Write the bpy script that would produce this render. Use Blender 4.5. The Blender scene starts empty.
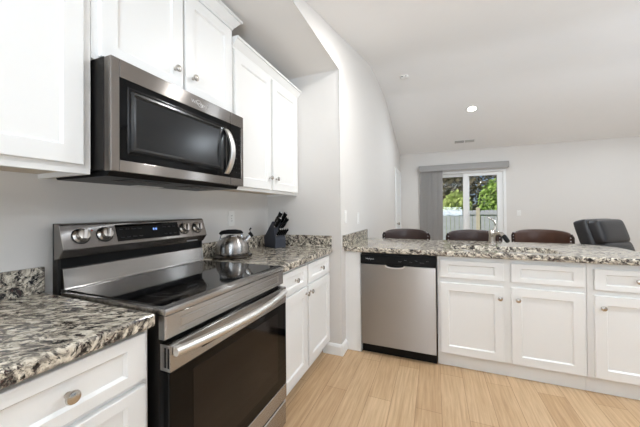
import bpy, bmesh, math, random
from mathutils import Vector, Matrix
R = math.radians
PI = math.pi
random.seed(7)
scn = bpy.context.scene
col = scn.collection

# ------------------------------------------------------------------ camera
cd = bpy.data.cameras.new('camera')
cam = bpy.data.objects.new('camera', cd)
col.objects.link(cam)
cd.sensor_width = 36.0
cd.lens = 279.22 / 640 * 36
cd.shift_y = -4.93 / 640
cd.clip_start = 0.02
_yaw, _pit, _rol = -0.38872, 0.00809, 0.00812
_f = Vector((math.sin(_yaw) * math.cos(_pit), math.cos(_yaw) * math.cos(_pit), math.sin(_pit)))
_r = Vector((math.cos(_yaw), -math.sin(_yaw), 0))
_u = _r.cross(_f)
_r2 = _r * math.cos(_rol) - _u * math.sin(_rol)
_u2 = _u * math.cos(_rol) + _r * math.sin(_rol)
cam.matrix_world = Matrix(((_r2.x, _u2.x, -_f.x, 1.4705), (_r2.y, _u2.y, -_f.y, -0.6237), (_r2.z, _u2.z, -_f.z, 1.2314), (0, 0, 0, 1)))
scn.camera = cam

# ------------------------------------------------------------------ view, world, sun, added fill lamps
scn.view_settings.view_transform = 'Standard'
scn.view_settings.look = 'None'
scn.view_settings.exposure = -0.04
scn.view_settings.gamma = 1.0
scn.view_settings.use_curve_mapping = False
w = bpy.data.worlds.new('world')
scn.world = w
w.use_nodes = True
wn = w.node_tree
sky = wn.nodes.new('ShaderNodeTexSky')
sky.sky_type = 'HOSEK_WILKIE'
sky.turbidity = 4.0
sky.sun_direction = (-0.5, -0.45, 0.72)
bg = wn.nodes['Background']
bg.inputs['Strength'].default_value = 1.7
wn.links.new(sky.outputs[0], bg.inputs['Color'])


def lamp(name, kind, loc, target, energy, color=(1, 1, 1), size=(1, 1), **kw):
    l = bpy.data.lights.new(name, kind)
    l.energy = energy
    l.color = color
    if kind == 'AREA':
        l.shape = kw.get('shape', 'RECTANGLE')
        l.size = size[0]
        l.size_y = size[1]
        if 'spread' in kw:
            l.spread = kw['spread']
    if kind == 'SUN':
        l.angle = R(3)
    o = bpy.data.objects.new(name, l)
    col.objects.link(o)
    o.location = loc
    d = Vector(target) - Vector(loc)
    o.rotation_euler = d.to_track_quat('-Z', 'Y').to_euler()
    return o


lamp('sun', 'SUN', (-4, -3, 9), (1, 4, 0), 4.0, (1, .95, .88))
lamp('ceiling_fill_right', 'AREA', (5.45, .9, .98), (4.3, 1.6, 3.8), 85, (.75, .87, 1), (3.6, .9), spread=R(142))  # added fill lamp inside the right wall, aimed up to bounce off the ceiling
lamp('ceiling_fill_back', 'AREA', (2.1, -2.86, 1.15), (2.1, -1.3, 3.4), 112, (.75, .87, 1), (1.4, .8), spread=R(130))  # second added lamp, before the back wall, tilted up to brighten the ceiling


# ------------------------------------------------------------------ materials
def srgb(r, g, b):
    def c(v):
        v /= 255
        return v / 12.92 if v <= .04045 else ((v + .055) / 1.055) ** 2.4
    return (c(r), c(g), c(b), 1)


def N(nt, t, **kw):
    n = nt.nodes.new(t)
    for k, v in kw.items():
        if isinstance(k, str) and hasattr(n, k):
            setattr(n, k, v)
    return n


def mat(name, rgb, rough=.5, metal=0., bump=0., bscale=60., vary=0., vscale=4., spec=.5, coat=0., emit=None, estr=0., aniso=0., arot=0., alpha=None):
    m = bpy.data.materials.new(name)
    m.use_nodes = True
    nt = m.node_tree
    b = nt.nodes['Principled BSDF']
    c = srgb(*rgb)
    b.inputs['Base Color'].default_value = c
    b.inputs['Roughness'].default_value = rough
    b.inputs['Metallic'].default_value = metal
    b.inputs['Specular IOR Level'].default_value = spec
    b.inputs['Coat Weight'].default_value = coat
    if aniso:
        b.inputs['Anisotropic'].default_value = aniso
        b.inputs['Anisotropic Rotation'].default_value = arot
        tg = N(nt, 'ShaderNodeTangent')
        tg.direction_type = 'RADIAL'
        tg.axis = 'Z'
        nt.links.new(tg.outputs[0], b.inputs['Tangent'])
    tc = N(nt, 'ShaderNodeTexCoord')
    no = N(nt, 'ShaderNodeTexNoise')
    no.inputs['Scale'].default_value = vscale
    no.inputs['Detail'].default_value = 4
    nt.links.new(tc.outputs['Object'], no.inputs['Vector'])
    mx = N(nt, 'ShaderNodeMix', data_type='RGBA')
    k = 1 - vary
    mx.inputs[6].default_value = (c[0] * k, c[1] * k, c[2] * k, 1)
    k = 1 + vary
    mx.inputs[7].default_value = (min(1, c[0] * k), min(1, c[1] * k), min(1, c[2] * k), 1)
    nt.links.new(no.outputs[0], mx.inputs[0])
    nt.links.new(mx.outputs[2], b.inputs['Base Color'])
    if bump:
        n2 = N(nt, 'ShaderNodeTexNoise')
        n2.inputs['Scale'].default_value = bscale
        n2.inputs['Detail'].default_value = 3
        nt.links.new(tc.outputs['Object'], n2.inputs['Vector'])
        bp = N(nt, 'ShaderNodeBump')
        bp.inputs['Strength'].default_value = bump
        bp.inputs['Distance'].default_value = .01
        nt.links.new(n2.outputs[0], bp.inputs['Height'])
        nt.links.new(bp.outputs[0], b.inputs['Normal'])
    if emit:
        b.inputs['Emission Color'].default_value = srgb(*emit)
        b.inputs['Emission Strength'].default_value = estr
    return m


def brushed(name, rgb, rough=.3, aniso=1., arot=.25, streak=(2, 2, 260)):
    """stainless steel with a fine grain (object coordinates)"""
    m = mat(name, rgb, rough, 1., aniso=aniso, arot=arot, vary=.03)
    nt = m.node_tree
    b = nt.nodes['Principled BSDF']
    tc = N(nt, 'ShaderNodeTexCoord')
    mp = N(nt, 'ShaderNodeMapping')
    mp.inputs['Scale'].default_value = streak
    no = N(nt, 'ShaderNodeTexNoise')
    no.inputs['Scale'].default_value = 1
    no.inputs['Detail'].default_value = 2
    nt.links.new(tc.outputs['Object'], mp.inputs[0])
    nt.links.new(mp.outputs[0], no.inputs['Vector'])
    mr = N(nt, 'ShaderNodeMapRange')
    mr.inputs[3].default_value = rough * .92
    mr.inputs[4].default_value = rough * 1.08
    nt.links.new(no.outputs[0], mr.inputs[0])
    nt.links.new(mr.outputs[0], b.inputs['Roughness'])
    return m


def granite():
    m = bpy.data.materials.new('granite')
    m.use_nodes = True
    nt = m.node_tree
    L = nt.links.new
    b = nt.nodes['Principled BSDF']
    tc = N(nt, 'ShaderNodeTexCoord')
    mr = N(nt, 'ShaderNodeMapping')
    mr.inputs['Rotation'].default_value = (.35, .25, R(-27))
    L(tc.outputs['Object'], mr.inputs[0])
    mp = N(nt, 'ShaderNodeMapping')
    mp.inputs['Scale'].default_value = (1, 2.1, 1.6)
    L(mr.outputs[0], mp.inputs[0])
    # warp
    wz = N(nt, 'ShaderNodeTexNoise')
    wz.inputs['Scale'].default_value = 9
    wz.inputs['Detail'].default_value = 3
    L(mp.outputs[0], wz.inputs['Vector'])
    va = N(nt, 'ShaderNodeVectorMath', operation='MULTIPLY_ADD')
    va.inputs[1].default_value = (.14, .14, .14)
    L(wz.outputs['Color'], va.inputs[0])
    L(mp.outputs[0], va.inputs[2])

    vc = N(nt, 'ShaderNodeTexVoronoi')
    vc.inputs['Scale'].default_value = 120
    vc.inputs['Randomness'].default_value = 1
    L(va.outputs[0], vc.inputs['Vector'])
    vm = N(nt, 'ShaderNodeMix', data_type='VECTOR')
    vm.inputs[0].default_value = .8
    L(va.outputs[0], vm.inputs[4])
    L(vc.outputs['Position'], vm.inputs[5])

    def noise(scale, detail, rough, dist=0.):
        n = N(nt, 'ShaderNodeTexNoise')
        n.inputs['Scale'].default_value = scale
        n.inputs['Detail'].default_value = detail
        n.inputs['Roughness'].default_value = rough
        n.inputs['Distortion'].default_value = dist
        L(vm.outputs[1], n.inputs['Vector'])
        return n

    def ramp(src, stops):
        r = N(nt, 'ShaderNodeValToRGB')
        cr = r.color_ramp
        while len(cr.elements) < len(stops):
            cr.elements.new(.5)
        for e, (p, c) in zip(cr.elements, stops):
            e.position = p
            e.color = c if len(c) == 4 else srgb(*c)
        L(src, r.inputs[0])
        return r

    def mix(fac, a, bb):
        x = N(nt, 'ShaderNodeMix', data_type='RGBA')
        L(fac, x.inputs[0])
        L(a, x.inputs[6])
        L(bb, x.inputs[7])
        return x.outputs[2]
    n1 = noise(26, 8, .66, .2)
    base = ramp(n1.outputs[0], [(.37, (84, 79, 73)), (.455, (142, 134, 123)), (.525, (198, 188, 170)), (.63, (232, 224, 208))])
    n2 = noise(23, 9, .72, .3)
    dark = ramp(n2.outputs[0], [(.435, (1, 1, 1, 1)), (.49, (0, 0, 0, 1))])
    dcol = ramp(noise(40, 4, .6).outputs[0], [(.35, (18, 18, 19)), (.52, (50, 48, 48)), (.66, (88, 62, 55))])
    c1 = mix(dark.outputs[0], base.outputs[0], dcol.outputs[0])
    vo = N(nt, 'ShaderNodeTexVoronoi')
    vo.inputs['Scale'].default_value = 95
    L(va.outputs[0], vo.inputs['Vector'])
    sp = ramp(vo.outputs['Distance'], [(.16, (1, 1, 1, 1)), (.3, (0, 0, 0, 1))])
    sgate = ramp(noise(30, 3, .6).outputs[0], [(.5, (0, 0, 0, 1)), (.6, (.8, .8, .8, 1))])
    mu = N(nt, 'ShaderNodeMath', operation='MULTIPLY')
    L(sp.outputs[0], mu.inputs[0])
    L(sgate.outputs[0], mu.inputs[1])
    blk = N(nt, 'ShaderNodeRGB')
    blk.outputs[0].default_value = srgb(40, 36, 38)
    c2 = mix(mu.outputs[0], c1, blk.outputs[0])
    L(c2, b.inputs['Base Color'])
    b.inputs['Roughness'].default_value = .12
    b.inputs['Specular IOR Level'].default_value = .5
    return m


def wood_floor():
    m = bpy.data.materials.new('oak_plank_floor')
    m.use_nodes = True
    nt = m.node_tree
    L = nt.links.new
    b = nt.nodes['Principled BSDF']
    tc = N(nt, 'ShaderNodeTexCoord')
    sw = N(nt, 'ShaderNodeMapping')
    sw.inputs['Rotation'].default_value = (0, 0, R(90))
    L(tc.outputs['Object'], sw.inputs[0])
    br = N(nt, 'ShaderNodeTexBrick')
    br.offset = .37
    br.inputs['Scale'].default_value = 1
    br.inputs['Brick Width'].default_value = 1.22
    br.inputs['Row Height'].default_value = .15
    br.inputs['Mortar Size'].default_value = .0012
    br.inputs['Mortar Smooth'].default_value = .3
    br.inputs['Color1'].default_value = srgb(212, 182, 145)
    br.inputs['Color2'].default_value = srgb(196, 163, 125)
    br.inputs['Mortar'].default_value = srgb(140, 106, 72)
    L(sw.outputs[0], br.inputs['Vector'])
    mp = N(nt, 'ShaderNodeMapping')
    mp.inputs['Scale'].default_value = (20, 1.0, 1)
    L(tc.outputs['Object'], mp.inputs[0])
    no = N(nt, 'ShaderNodeTexNoise')
    no.inputs['Scale'].default_value = 3
    no.inputs['Detail'].default_value = 7
    no.inputs['Roughness'].default_value = .62
    no.inputs['Distortion'].default_value = .4
    L(mp.outputs[0], no.inputs['Vector'])
    rp = N(nt, 'ShaderNodeValToRGB')
    rp.color_ramp.elements[0].position = .3
    rp.color_ramp.elements[0].color = (.62, .55, .47, 1)
    rp.color_ramp.elements[1].position = .66
    rp.color_ramp.elements[1].color = (1.0, 1.0, 1.0, 1)
    L(no.outputs[0], rp.inputs[0])
    mx = N(nt, 'ShaderNodeMix', data_type='RGBA', blend_type='MULTIPLY')
    mx.inputs[0].default_value = .8
    L(br.outputs['Color'], mx.inputs[6])
    L(rp.outputs[0], mx.inputs[7])
    L(mx.outputs[2], b.inputs['Base Color'])
    b.inputs['Roughness'].default_value = .42
    return m


def glass_mat(name, tint=(1, 1, 1, 1), refl=.06):
    m = bpy.data.materials.new(name)
    m.use_nodes = True
    nt = m.node_tree
    L = nt.links.new
    out = nt.nodes['Material Output']
    nt.nodes.remove(nt.nodes['Principled BSDF'])
    t = N(nt, 'ShaderNodeBsdfTransparent')
    t.inputs[0].default_value = tint
    g = N(nt, 'ShaderNodeBsdfGlossy')
    g.inputs['Roughness'].default_value = .02
    mx = N(nt, 'ShaderNodeMixShader')
    mx.inputs[0].default_value = refl
    L(t.outputs[0], mx.inputs[1])
    L(g.outputs[0], mx.inputs[2])
    L(mx.outputs[0], out.inputs[0])
    return m


M = {}
M['wall'] = mat('wall_paint', (222, 218, 213), .85, bump=.03, bscale=220, vary=.01)
M['ceiling'] = mat('ceiling_paint', (244, 243, 242), .9, bump=.05, bscale=160, vary=.01)
M['trim'] = mat('white_trim_paint', (240, 240, 238), .45)
M['cab'] = mat('white_cabinet_paint', (237, 236, 233), .38, vary=.005)
M['cabin'] = mat('cabinet_underside_maple', (214, 200, 180), .6, vary=.05)
M['steel'] = brushed('brushed_stainless', (176, 173, 170), .26)
M['steel_dark'] = brushed('dark_brushed_stainless', (146, 141, 137), .26)
M['steel_panel'] = brushed('brushed_stainless_panel', (178, 175, 172), .36)
M['nickel'] = mat('brushed_nickel', (196, 190, 182), .24, 1.)
M['satin'] = mat('satin_nickel', (222, 220, 216), .36, 1.)
M['darkmetal'] = mat('dark_polished_metal', (92, 88, 84), .22, 1.)
M['chrome'] = mat('chrome', (220, 220, 222), .1, 1.)
M['blackglass'] = mat('black_glass', (5, 5, 6), .05, spec=.18)
M['cooktop'] = mat('ceramic_black_glass', (8, 8, 9), .06, spec=.6)
M['window'] = mat('smoked_oven_window', (20, 15, 13), .08, spec=.3)
M['black'] = mat('black_plastic', (12, 12, 13), .4, spec=.18)
M['blackbody'] = mat('black_enamel', (26, 24, 22), .45, spec=.3)
M['greybez'] = mat('dark_grey_bezel', (24, 24, 24), .2, spec=.35)
M['granite'] = granite()
M['floor'] = wood_floor()
M['glass'] = glass_mat('window_glass', refl=.018)
M['leather'] = mat('brown_leather', (60, 44, 39), .38, bump=.15, bscale=120, vary=.12, vscale=9)
M['leather2'] = mat('chestnut_leather', (72, 45, 32), .36, bump=.15, bscale=120, vary=.15, vscale=9)
M['wooddark'] = mat('espresso_wood', (46, 33, 28), .4, vary=.15, vscale=14)
M['recl'] = mat('charcoal_leather', (36, 35, 37), .34, bump=.2, bscale=90, vary=.12, vscale=8)
M['block'] = mat('slate_painted_wood', (52, 55, 64), .5, vary=.06, vscale=20)
M['plate'] = mat('white_plastic', (236, 234, 230), .4)
M['blind'] = mat('grey_vinyl_blind', (158, 155, 152), .6, vary=.06, vscale=30)
M['lens'] = mat('lit_lens', (255, 250, 240), .5, emit=(255, 246, 232), estr=14)
M['digit'] = mat('lit_digits', (200, 220, 255), .5, emit=(120, 165, 255), estr=1.8)
M['legend'] = mat('grey_legend', (120, 120, 122), .5)
M['legend_dim'] = mat('dim_legend', (56, 57, 60), .5)
M['legend_light'] = mat('light_legend', (205, 203, 200), .4)
M['burner'] = mat('burner_print', (40, 40, 42), .25)
M['red'] = mat('red_dot', (150, 40, 30), .5)


# ------------------------------------------------------------------ mesh builder
class MB:
    def __init__(self):
        self.bm = bmesh.new()

    def _bev(self, verts, amt, seg):
        es = list({e for v in verts for e in v.link_edges})
        bmesh.ops.bevel(self.bm, geom=es, offset=amt, segments=seg, profile=.5, affect='EDGES')

    def box(self, a, b, bev=0., seg=2):
        x0, y0, z0 = (min(a[i], b[i]) for i in range(3))
        x1, y1, z1 = (max(a[i], b[i]) for i in range(3))
        vs = [self.bm.verts.new(p) for p in ((x0, y0, z0), (x1, y0, z0), (x1, y1, z0), (x0, y1, z0), (x0, y0, z1), (x1, y0, z1), (x1, y1, z1), (x0, y1, z1))]
        for f in ((3, 2, 1, 0), (4, 5, 6, 7), (0, 1, 5, 4), (1, 2, 6, 5), (2, 3, 7, 6), (3, 0, 4, 7)):
            self.bm.faces.new([vs[i] for i in f])
        if bev:
            self._bev(vs, bev, seg)
        return self

    def prism(self, pts, axis, lo, hi, bev=0., seg=2):
        """polygon pts in the two other axes (order x,y,z without axis), extruded lo..hi along axis"""
        def mk(p, t):
            if axis == 'x':
                return (t, p[0], p[1])
            if axis == 'y':
                return (p[0], t, p[1])
            return (p[0], p[1], t)
        A = [self.bm.verts.new(mk(p, lo)) for p in pts]
        B = [self.bm.verts.new(mk(p, hi)) for p in pts]
        n = len(pts)
        self.bm.faces.new(A[::-1])
        self.bm.faces.new(B)
        for i in range(n):
            self.bm.faces.new((A[i], A[(i + 1) % n], B[(i + 1) % n], B[i]))
        if bev:
            self._bev(A + B, bev, seg)
        return self

    def lathe(self, prof, seg=24, mtx=None, cap=True):
        """prof [(r,z)] about z; mtx places it"""
        mtx = mtx or Matrix()
        rings = []
        for r, z in prof:
            rings.append([self.bm.verts.new(mtx @ Vector((r * math.cos(2 * PI * i / seg), r * math.sin(2 * PI * i / seg), z))) for i in range(seg)])
        for a, b in zip(rings, rings[1:]):
            for i in range(seg):
                self.bm.faces.new((a[i], a[(i + 1) % seg], b[(i + 1) % seg], b[i]))
        if cap:
            self.bm.faces.new(rings[0][::-1])
            self.bm.faces.new(rings[-1])
        return self

    def tube(self, pts, rad, seg=10, sx=1., sy=1., up=None):
        pts = [Vector(p) for p in pts]
        n = len(pts)
        rads = rad if isinstance(rad, (list, tuple)) else [rad] * n
        up = Vector(up) if up else Vector((0, 0, 1))
        rings = []
        for i, p in enumerate(pts):
            t = (pts[min(i + 1, n - 1)] - pts[max(i - 1, 0)]).normalized()
            a = up.cross(t)
            if a.length < 1e-3:
                a = Vector((1, 0, 0)).cross(t)
                if a.length < 1e-3:
                    a = Vector((0, 1, 0)).cross(t)
            a.normalize()
            b = t.cross(a)
            rings.append([self.bm.verts.new(p + (a * math.cos(2 * PI * k / seg) * sx + b * math.sin(2 * PI * k / seg) * sy) * rads[i]) for k in range(seg)])
        for r0, r1 in zip(rings, rings[1:]):
            for k in range(seg):
                self.bm.faces.new((r0[k], r0[(k + 1) % seg], r1[(k + 1) % seg], r1[k]))
        self.bm.faces.new(rings[0][::-1])
        self.bm.faces.new(rings[-1])
        return self

    def panel(self, x0, x1, z0, z1, y, loops):
        """rectangle facing -y at depth y; loops [(inset, y)] from the back rim to the middle, filled"""
        prev = None
        for ins, yy in loops:
            q = [self.bm.verts.new(p) for p in ((x0 + ins, y + yy, z0 + ins), (x1 - ins, y + yy, z0 + ins), (x1 - ins, y + yy, z1 - ins), (x0 + ins, y + yy, z1 - ins))]
            if prev:
                for i in range(4):
                    self.bm.faces.new((prev[i], prev[(i + 1) % 4], q[(i + 1) % 4], q[i]))
            else:
                self.bm.faces.new(q[::-1])
            prev = q
        self.bm.faces.new(prev)
        return self

    def panel2(self, x0, x1, z0, z1, y, loops):
        """same with separate insets (ix, iz, y)"""
        prev = None
        for ix, iz, yy in loops:
            q = [self.bm.verts.new(p) for p in ((x0 + ix, y + yy, z0 + iz), (x1 - ix, y + yy, z0 + iz), (x1 - ix, y + yy, z1 - iz), (x0 + ix, y + yy, z1 - iz))]
            if prev:
                for i in range(4):
                    self.bm.faces.new((prev[i], prev[(i + 1) % 4], q[(i + 1) % 4], q[i]))
            else:
                self.bm.faces.new(q[::-1])
            prev = q
        self.bm.faces.new(prev)
        return self

    def grid(self, rows, closed=False, caps=False):
        rs = [[self.bm.verts.new(p) for p in r] for r in rows]
        n = len(rs[0])
        for a, b in zip(rs, rs[1:]):
            for i in range(n if closed else n - 1):
                self.bm.faces.new((a[i], a[(i + 1) % n], b[(i + 1) % n], b[i]))
        if caps:
            self.bm.faces.new(rs[0][::-1])
            self.bm.faces.new(rs[-1])
        return self

    def build(self, name, m, parent=None, loc=None, rotz=0., smooth=False, subsurf=0):
        bmesh.ops.recalc_face_normals(self.bm, faces=self.bm.faces)
        me = bpy.data.meshes.new(name)
        self.bm.to_mesh(me)
        self.bm.free()
        me.materials.append(M[m] if isinstance(m, str) else m)
        o = bpy.data.objects.new(name, me)
        col.objects.link(o)
        if parent:
            o.parent = parent
        if loc:
            o.location = loc
        o.rotation_euler.z = rotz
        if smooth:
            for p in me.polygons:
                p.use_smooth = True
            if smooth != 'all':
                try:
                    me.set_sharp_from_angle(angle=R(40))
                except Exception:
                    pass
        if subsurf:
            s = o.modifiers.new('subsurf', 'SUBSURF')
            s.levels = subsurf
            s.render_levels = subsurf
        return o


def tag(o, label=None, cat=None, group=None, kind=None):
    if label:
        o['label'] = label
    if cat:
        o['category'] = cat
    if group:
        o['group'] = group
    if kind:
        o['kind'] = kind
    return o


def thing(name, label, cat, loc=(0, 0, 0), rotz=0., group=None):
    o = bpy.data.objects.new(name, None)
    o.empty_display_size = .1
    col.objects.link(o)
    o.location = loc
    o.rotation_euler.z = rotz
    return tag(o, label, cat, group)


def struct(mb, name, m, **kw):
    return tag(mb.build(name, m, **kw), kind='structure')


def text(name, body, size, m, parent, loc, rot, depth=.0004, shear=0.):
    cu = bpy.data.curves.new(name, 'FONT')
    cu.body = body
    cu.size = size
    cu.extrude = depth
    cu.shear = shear
    cu.align_x = 'CENTER'
    cu.align_y = 'CENTER'
    o = bpy.data.objects.new(name, cu)
    col.objects.link(o)
    dg = bpy.context.evaluated_depsgraph_get()
    me = bpy.data.meshes.new_from_object(o.evaluated_get(dg))
    bpy.data.objects.remove(o)
    me.materials.clear()
    me.materials.append(M[m])
    o = bpy.data.objects.new(name, me)
    col.objects.link(o)
    o.parent = parent
    o.location = loc
    o.rotation_euler = rot
    return o


FRONT = (R(90), 0, 0)          # text standing on a face that looks to -y


# ------------------------------------------------------------------ room shell
XW, YP, YF = .7276, 1.6525, 6.249
XR, YB = 5.62, -3.0
struct(MB().box((-.15, YB - .1, -.06), (XR + .1, YF, 0)), 'floor', 'floor')
struct(MB().box((-.12, YB - .1, 0), (0, YP, 2.45)), 'wall_left', 'wall')
# partition that closes the stove recess, with the soffit over it
pb = MB()
pb.prism([(YB - .1, 2.45), (YP, 2.45), (YP, 0), (YF, 0), (YF, 3.3), (YB - .1, 3.3)], 'x', -.12, XW, bev=.012, seg=3)
struct(pb, 'wall_partition', 'wall', smooth=True)


def holed_wall(u0, u1, z1, holes):
    """rectangles (u0,z0,u1,z1) that tile a wall around its openings"""
    out = []
    us = sorted({u0, u1, *[h[0] for h in holes], *[h[2] for h in holes]})
    for a, b in zip(us, us[1:]):
        hs = sorted([(h[1], h[3]) for h in holes if h[0] <= a + 1e-6 and h[2] >= b - 1e-6])
        z = 0
        for h0, h1 in hs:
            if h0 > z:
                out.append((a, z, b, h0))
            z = h1
        if z < z1:
            out.append((a, z, b, z1))
    return out


SL0, SL1, SLZ = 1.30, 2.862, 2.075
b = MB()
for a0, z0, a1, z1 in holed_wall(-.12, XR + .1, 2.62, [(SL0, 0, SL1, SLZ)]):
    b.box((a0, YF, z0), (a1, YF + .14, z1))
struct(b, 'wall_far', 'wall')
WR = (-1.0, .6, 2.8, 2.3)
b = MB()
for a0, z0, a1, z1 in holed_wall(YB - .1, YF, 3.3, [WR]):
    b.box((XR, a0, z0), (XR + .14, a1, z1))
struct(b, 'wall_right', 'wall')
WB = (1.37, .8, 3.8, 2.2)
b = MB()
for a0, z0, a1, z1 in holed_wall(0, XR, 2.45, [WB]):
    b.box((a0, YB - .12, z0), (a1, YB, z1))
struct(b, 'wall_back', 'wall')
CE = [(YB - .1, 2.45), (.57, 2.45), (2.70, 3.036), (2.86, 3.075), (3.02, 3.10), (3.2, 3.115), (3.9, 3.118), (4.08, 3.108), (4.25, 3.078), (4.42, 3.037), (YF, 2.541), (YF, 3.4), (YB - .1, 3.4)]
struct(MB().prism(CE, 'x', XW - .02, XR + .02), 'ceiling', 'ceiling', smooth=True)


def casement(name, frame_boxes, pane):
    f = MB()
    for a, c in frame_boxes:
        f.box(a, c, .004)
    o = struct(f, name, 'trim')
    MB().box(*pane).build('pane', 'glass', o)
    return o


x0, z0, x1, z1 = WR
fb = [((XR - .015, x0 - .08, z0 - .09), (XR + .12, x1 + .08, z0)), ((XR - .015, x0 - .08, z1), (XR + .12, x1 + .08, z1 + .08)),
      ((XR - .015, x0 - .08, z0), (XR + .12, x0, z1)), ((XR - .015, x1, z0), (XR + .12, x1 + .08, z1)), ((XR + .03, (x0 + x1) / 2 - .04, z0), (XR + .09, (x0 + x1) / 2 + .04, z1))]
casement('added_window_1', fb, ((XR + .06, x0, z0), (XR + .066, x1, z1)))  # unseen window, added to go with the fill light on this side
x0, z0, x1, z1 = WB
fb = [((x0 - .08, YB - .1, z0 - .09), (x1 + .08, YB + .015, z0)), ((x0 - .08, YB - .1, z1), (x1 + .08, YB + .015, z1 + .08)),
      ((x0 - .08, YB - .1, z0), (x0, YB + .015, z1)), ((x1, YB - .1, z0), (x1 + .08, YB + .015, z1)), (((x0 + x1) / 2 - .03, YB - .08, z0), ((x0 + x1) / 2 + .03, YB - .03, z1))]
casement('added_window_2', fb, ((x0, YB - .06, z0), (x1, YB - .054, z1)))  # unseen window, put in and positioned for its light and reflection

# sliding glass door in the far wall
f = MB()
f.box((SL0, YF - .012, 0), (SL0 + .045, YF + .13, SLZ), .003)
f.box((SL1 - .05, YF - .012, 0), (SL1, YF + .13, SLZ), .003)
f.box((SL0 + .045, YF - .012, SLZ - .045), (SL1 - .05, YF + .13, SLZ), .003)
f.box((SL0 + .045, YF - .012, 0), (SL1 - .05, YF + .13, .03), .003)
door = struct(f, 'door_1', 'trim')
for (a, c, yy, sl, sr) in ((SL0 + .045, 2.19, YF + .075, .08, .12), (2.06, SL1 - .05, YF + .02, .1, .105)):
    s = MB()
    s.box((a, yy, .03), (a + sl, yy + .045, SLZ - .045), .004)
    s.box((c - sr, yy, .03), (c, yy + .045, SLZ - .045), .004)
    s.box((a + sl, yy, SLZ - .11), (c - sr, yy + .045, SLZ - .045), .004)
    s.box((a + sl, yy, .03), (c - sr, yy + .045, .13), .004)
    sash = s.build('sash', 'trim', door)
    MB().box((a + sl, yy + .018, .13), (c - sr, yy + .024, SLZ - .11)).build('pane', 'glass', sash)
MB().box((2.15, YF + .002, .92), (2.175, YF + .02, 1.14), .006).build('handle', 'trim', door)

# interior door near the far end of the partition
f = MB()
d0, d1 = 5.33, 6.12
for a, c in (((XW, d0 - .07, 0), (XW + .02, d0, 2.05)), ((XW, d1, 0), (XW + .02, d1 + .07, 2.05)), ((XW, d0 - .07, 2.05), (XW + .02, d1 + .07, 2.12))):
    f.box(a, c, .004)
dr = struct(f, 'door_2', 'trim')
b = MB()
b.box((XW, d0, .005), (XW + .008, d1, 2.05))
for z0, z1 in ((.2, .95), (1.1, 1.9)):
    b.box((XW + .007, d0 + .12, z0), (XW + .012, d1 - .12, z1), .004)
b.build('door_leaf', 'trim', dr)
MB().lathe([(.012, 0), (.012, .03), (.028, .04), (.03, .055), (.02, .07)], 16, Matrix.Translation((XW + .008, d0 + .07, .95)) @ Matrix.Rotation(R(90), 4, 'Y')).build('door_knob', 'nickel', dr, smooth=True)


def base_prof(h=.092):
    return [(0, 0), (.016, 0), (.016, h - .02), (.011, h - .008), (.006, h), (0, h)]


b = MB()
b.prism([(YP - o, z) for o, z in base_prof()], 'x', .56, XW - .0005)
b.prism([(XW + o, z) for o, z in base_prof()], 'y', YP - .0162, 1.7705)
struct(b, 'baseboard_partition', 'trim')
b = MB()
b.prism([(YF - o, z) for o, z in base_prof()], 'x', SL1 + .01, XR)
b.prism([(YF - o, z) for o, z in base_prof()], 'x', XW + .03, SL0 - .01)
struct(b, 'baseboard_far', 'trim')


# ------------------------------------------------------------------ cabinets
def knob_mb(x, y, z):
    """mushroom knob on a face that looks to -y"""
    t = Matrix.Translation((x, y, z)) @ Matrix.Rotation(R(90), 4, 'X')
    return MB().lathe([(.0085, 0), (.0065, .004), (.0055, .012), (.0075, .016), (.0155, .019), (.0165, .0225), (.0145, .027), (.008, .0298), (.002, .0305)], 20, t)


def shaker(x0, x1, z0, z1, y, ix=.060, iz=.060, t=.020):
    return MB().panel2(x0, x1, z0, z1, y, [(0, 0, 0), (0, 0, -t + .002), (.002, .002, -t), (ix - .001, iz - .001, -t), (ix + .006, iz + .006, -t + .010)])


def crown(par, w, d, zb, zt, out, left, right):
    prof = [(0, zb), (.010, zb), (.012, zb + .012), (.020, zb + .02), (out * .72, zb + (zt - zb) * .66), (out * .80, zt - .016), (out, zt - .014), (out, zt), (0, zt)]
    rows = []
    for o, z in prof:
        r = []
        if left:
            r.append((-o, -.02, z))
            r.append((-o, -d - o, z))
        else:
            r.append((0, -d - o, z))
        if right:
            r.append((w + o, -d - o, z))
            r.append((w + o, -.02, z))
        else:
            r.append((w, -d - o, z))
        rows.append(r)
    b = MB().grid(rows)
    # close ends and back
    for idx in (0, -1):
        vs = [b.bm.verts.new(r[idx]) for r in rows]
        b.bm.faces.new(vs)
    return b.build('crown_molding', 'cab', par)


def wall_cabinet(name, label, loc, w, zb, zt, doors, d=.3155, crown_z=None, ends=(0, 0), rot=R(90), lip=.0):
    t = thing(name, label, 'cabinet', loc, rot, 'white wall cabinets over the range run')
    b = MB()
    b.box((0, -d, zb + .02), (w, -.001, zt))
    b.box((0, -d, zb), (w, -d + .019, zb + .02), .0015)
    b.box((0, -d + .019, zb), (.016, -.001, zb + .02))
    b.box((w - .016, -d + .019, zb), (w, -.001, zb + .02))
    b.build('body', 'cab', t)
    MB().box((.0165, -d + .0195, zb + .018), (w - .0165, -.002, zb + .0198)).build('bottom_panel', 'cabin', t)
    for (x0, x1, z0, z1, kx, kz) in doors:
        dd = shaker(x0, x1, z0, z1, -d).build('door', 'cab', t)
        if kx is not None:
            knob_mb(kx, -d - .02, kz).build('knob', 'nickel', dd, smooth=True)
    if crown_z:
        crown(t, w, d, crown_z[0], crown_z[1], crown_z[2], *ends)
    return t


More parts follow.
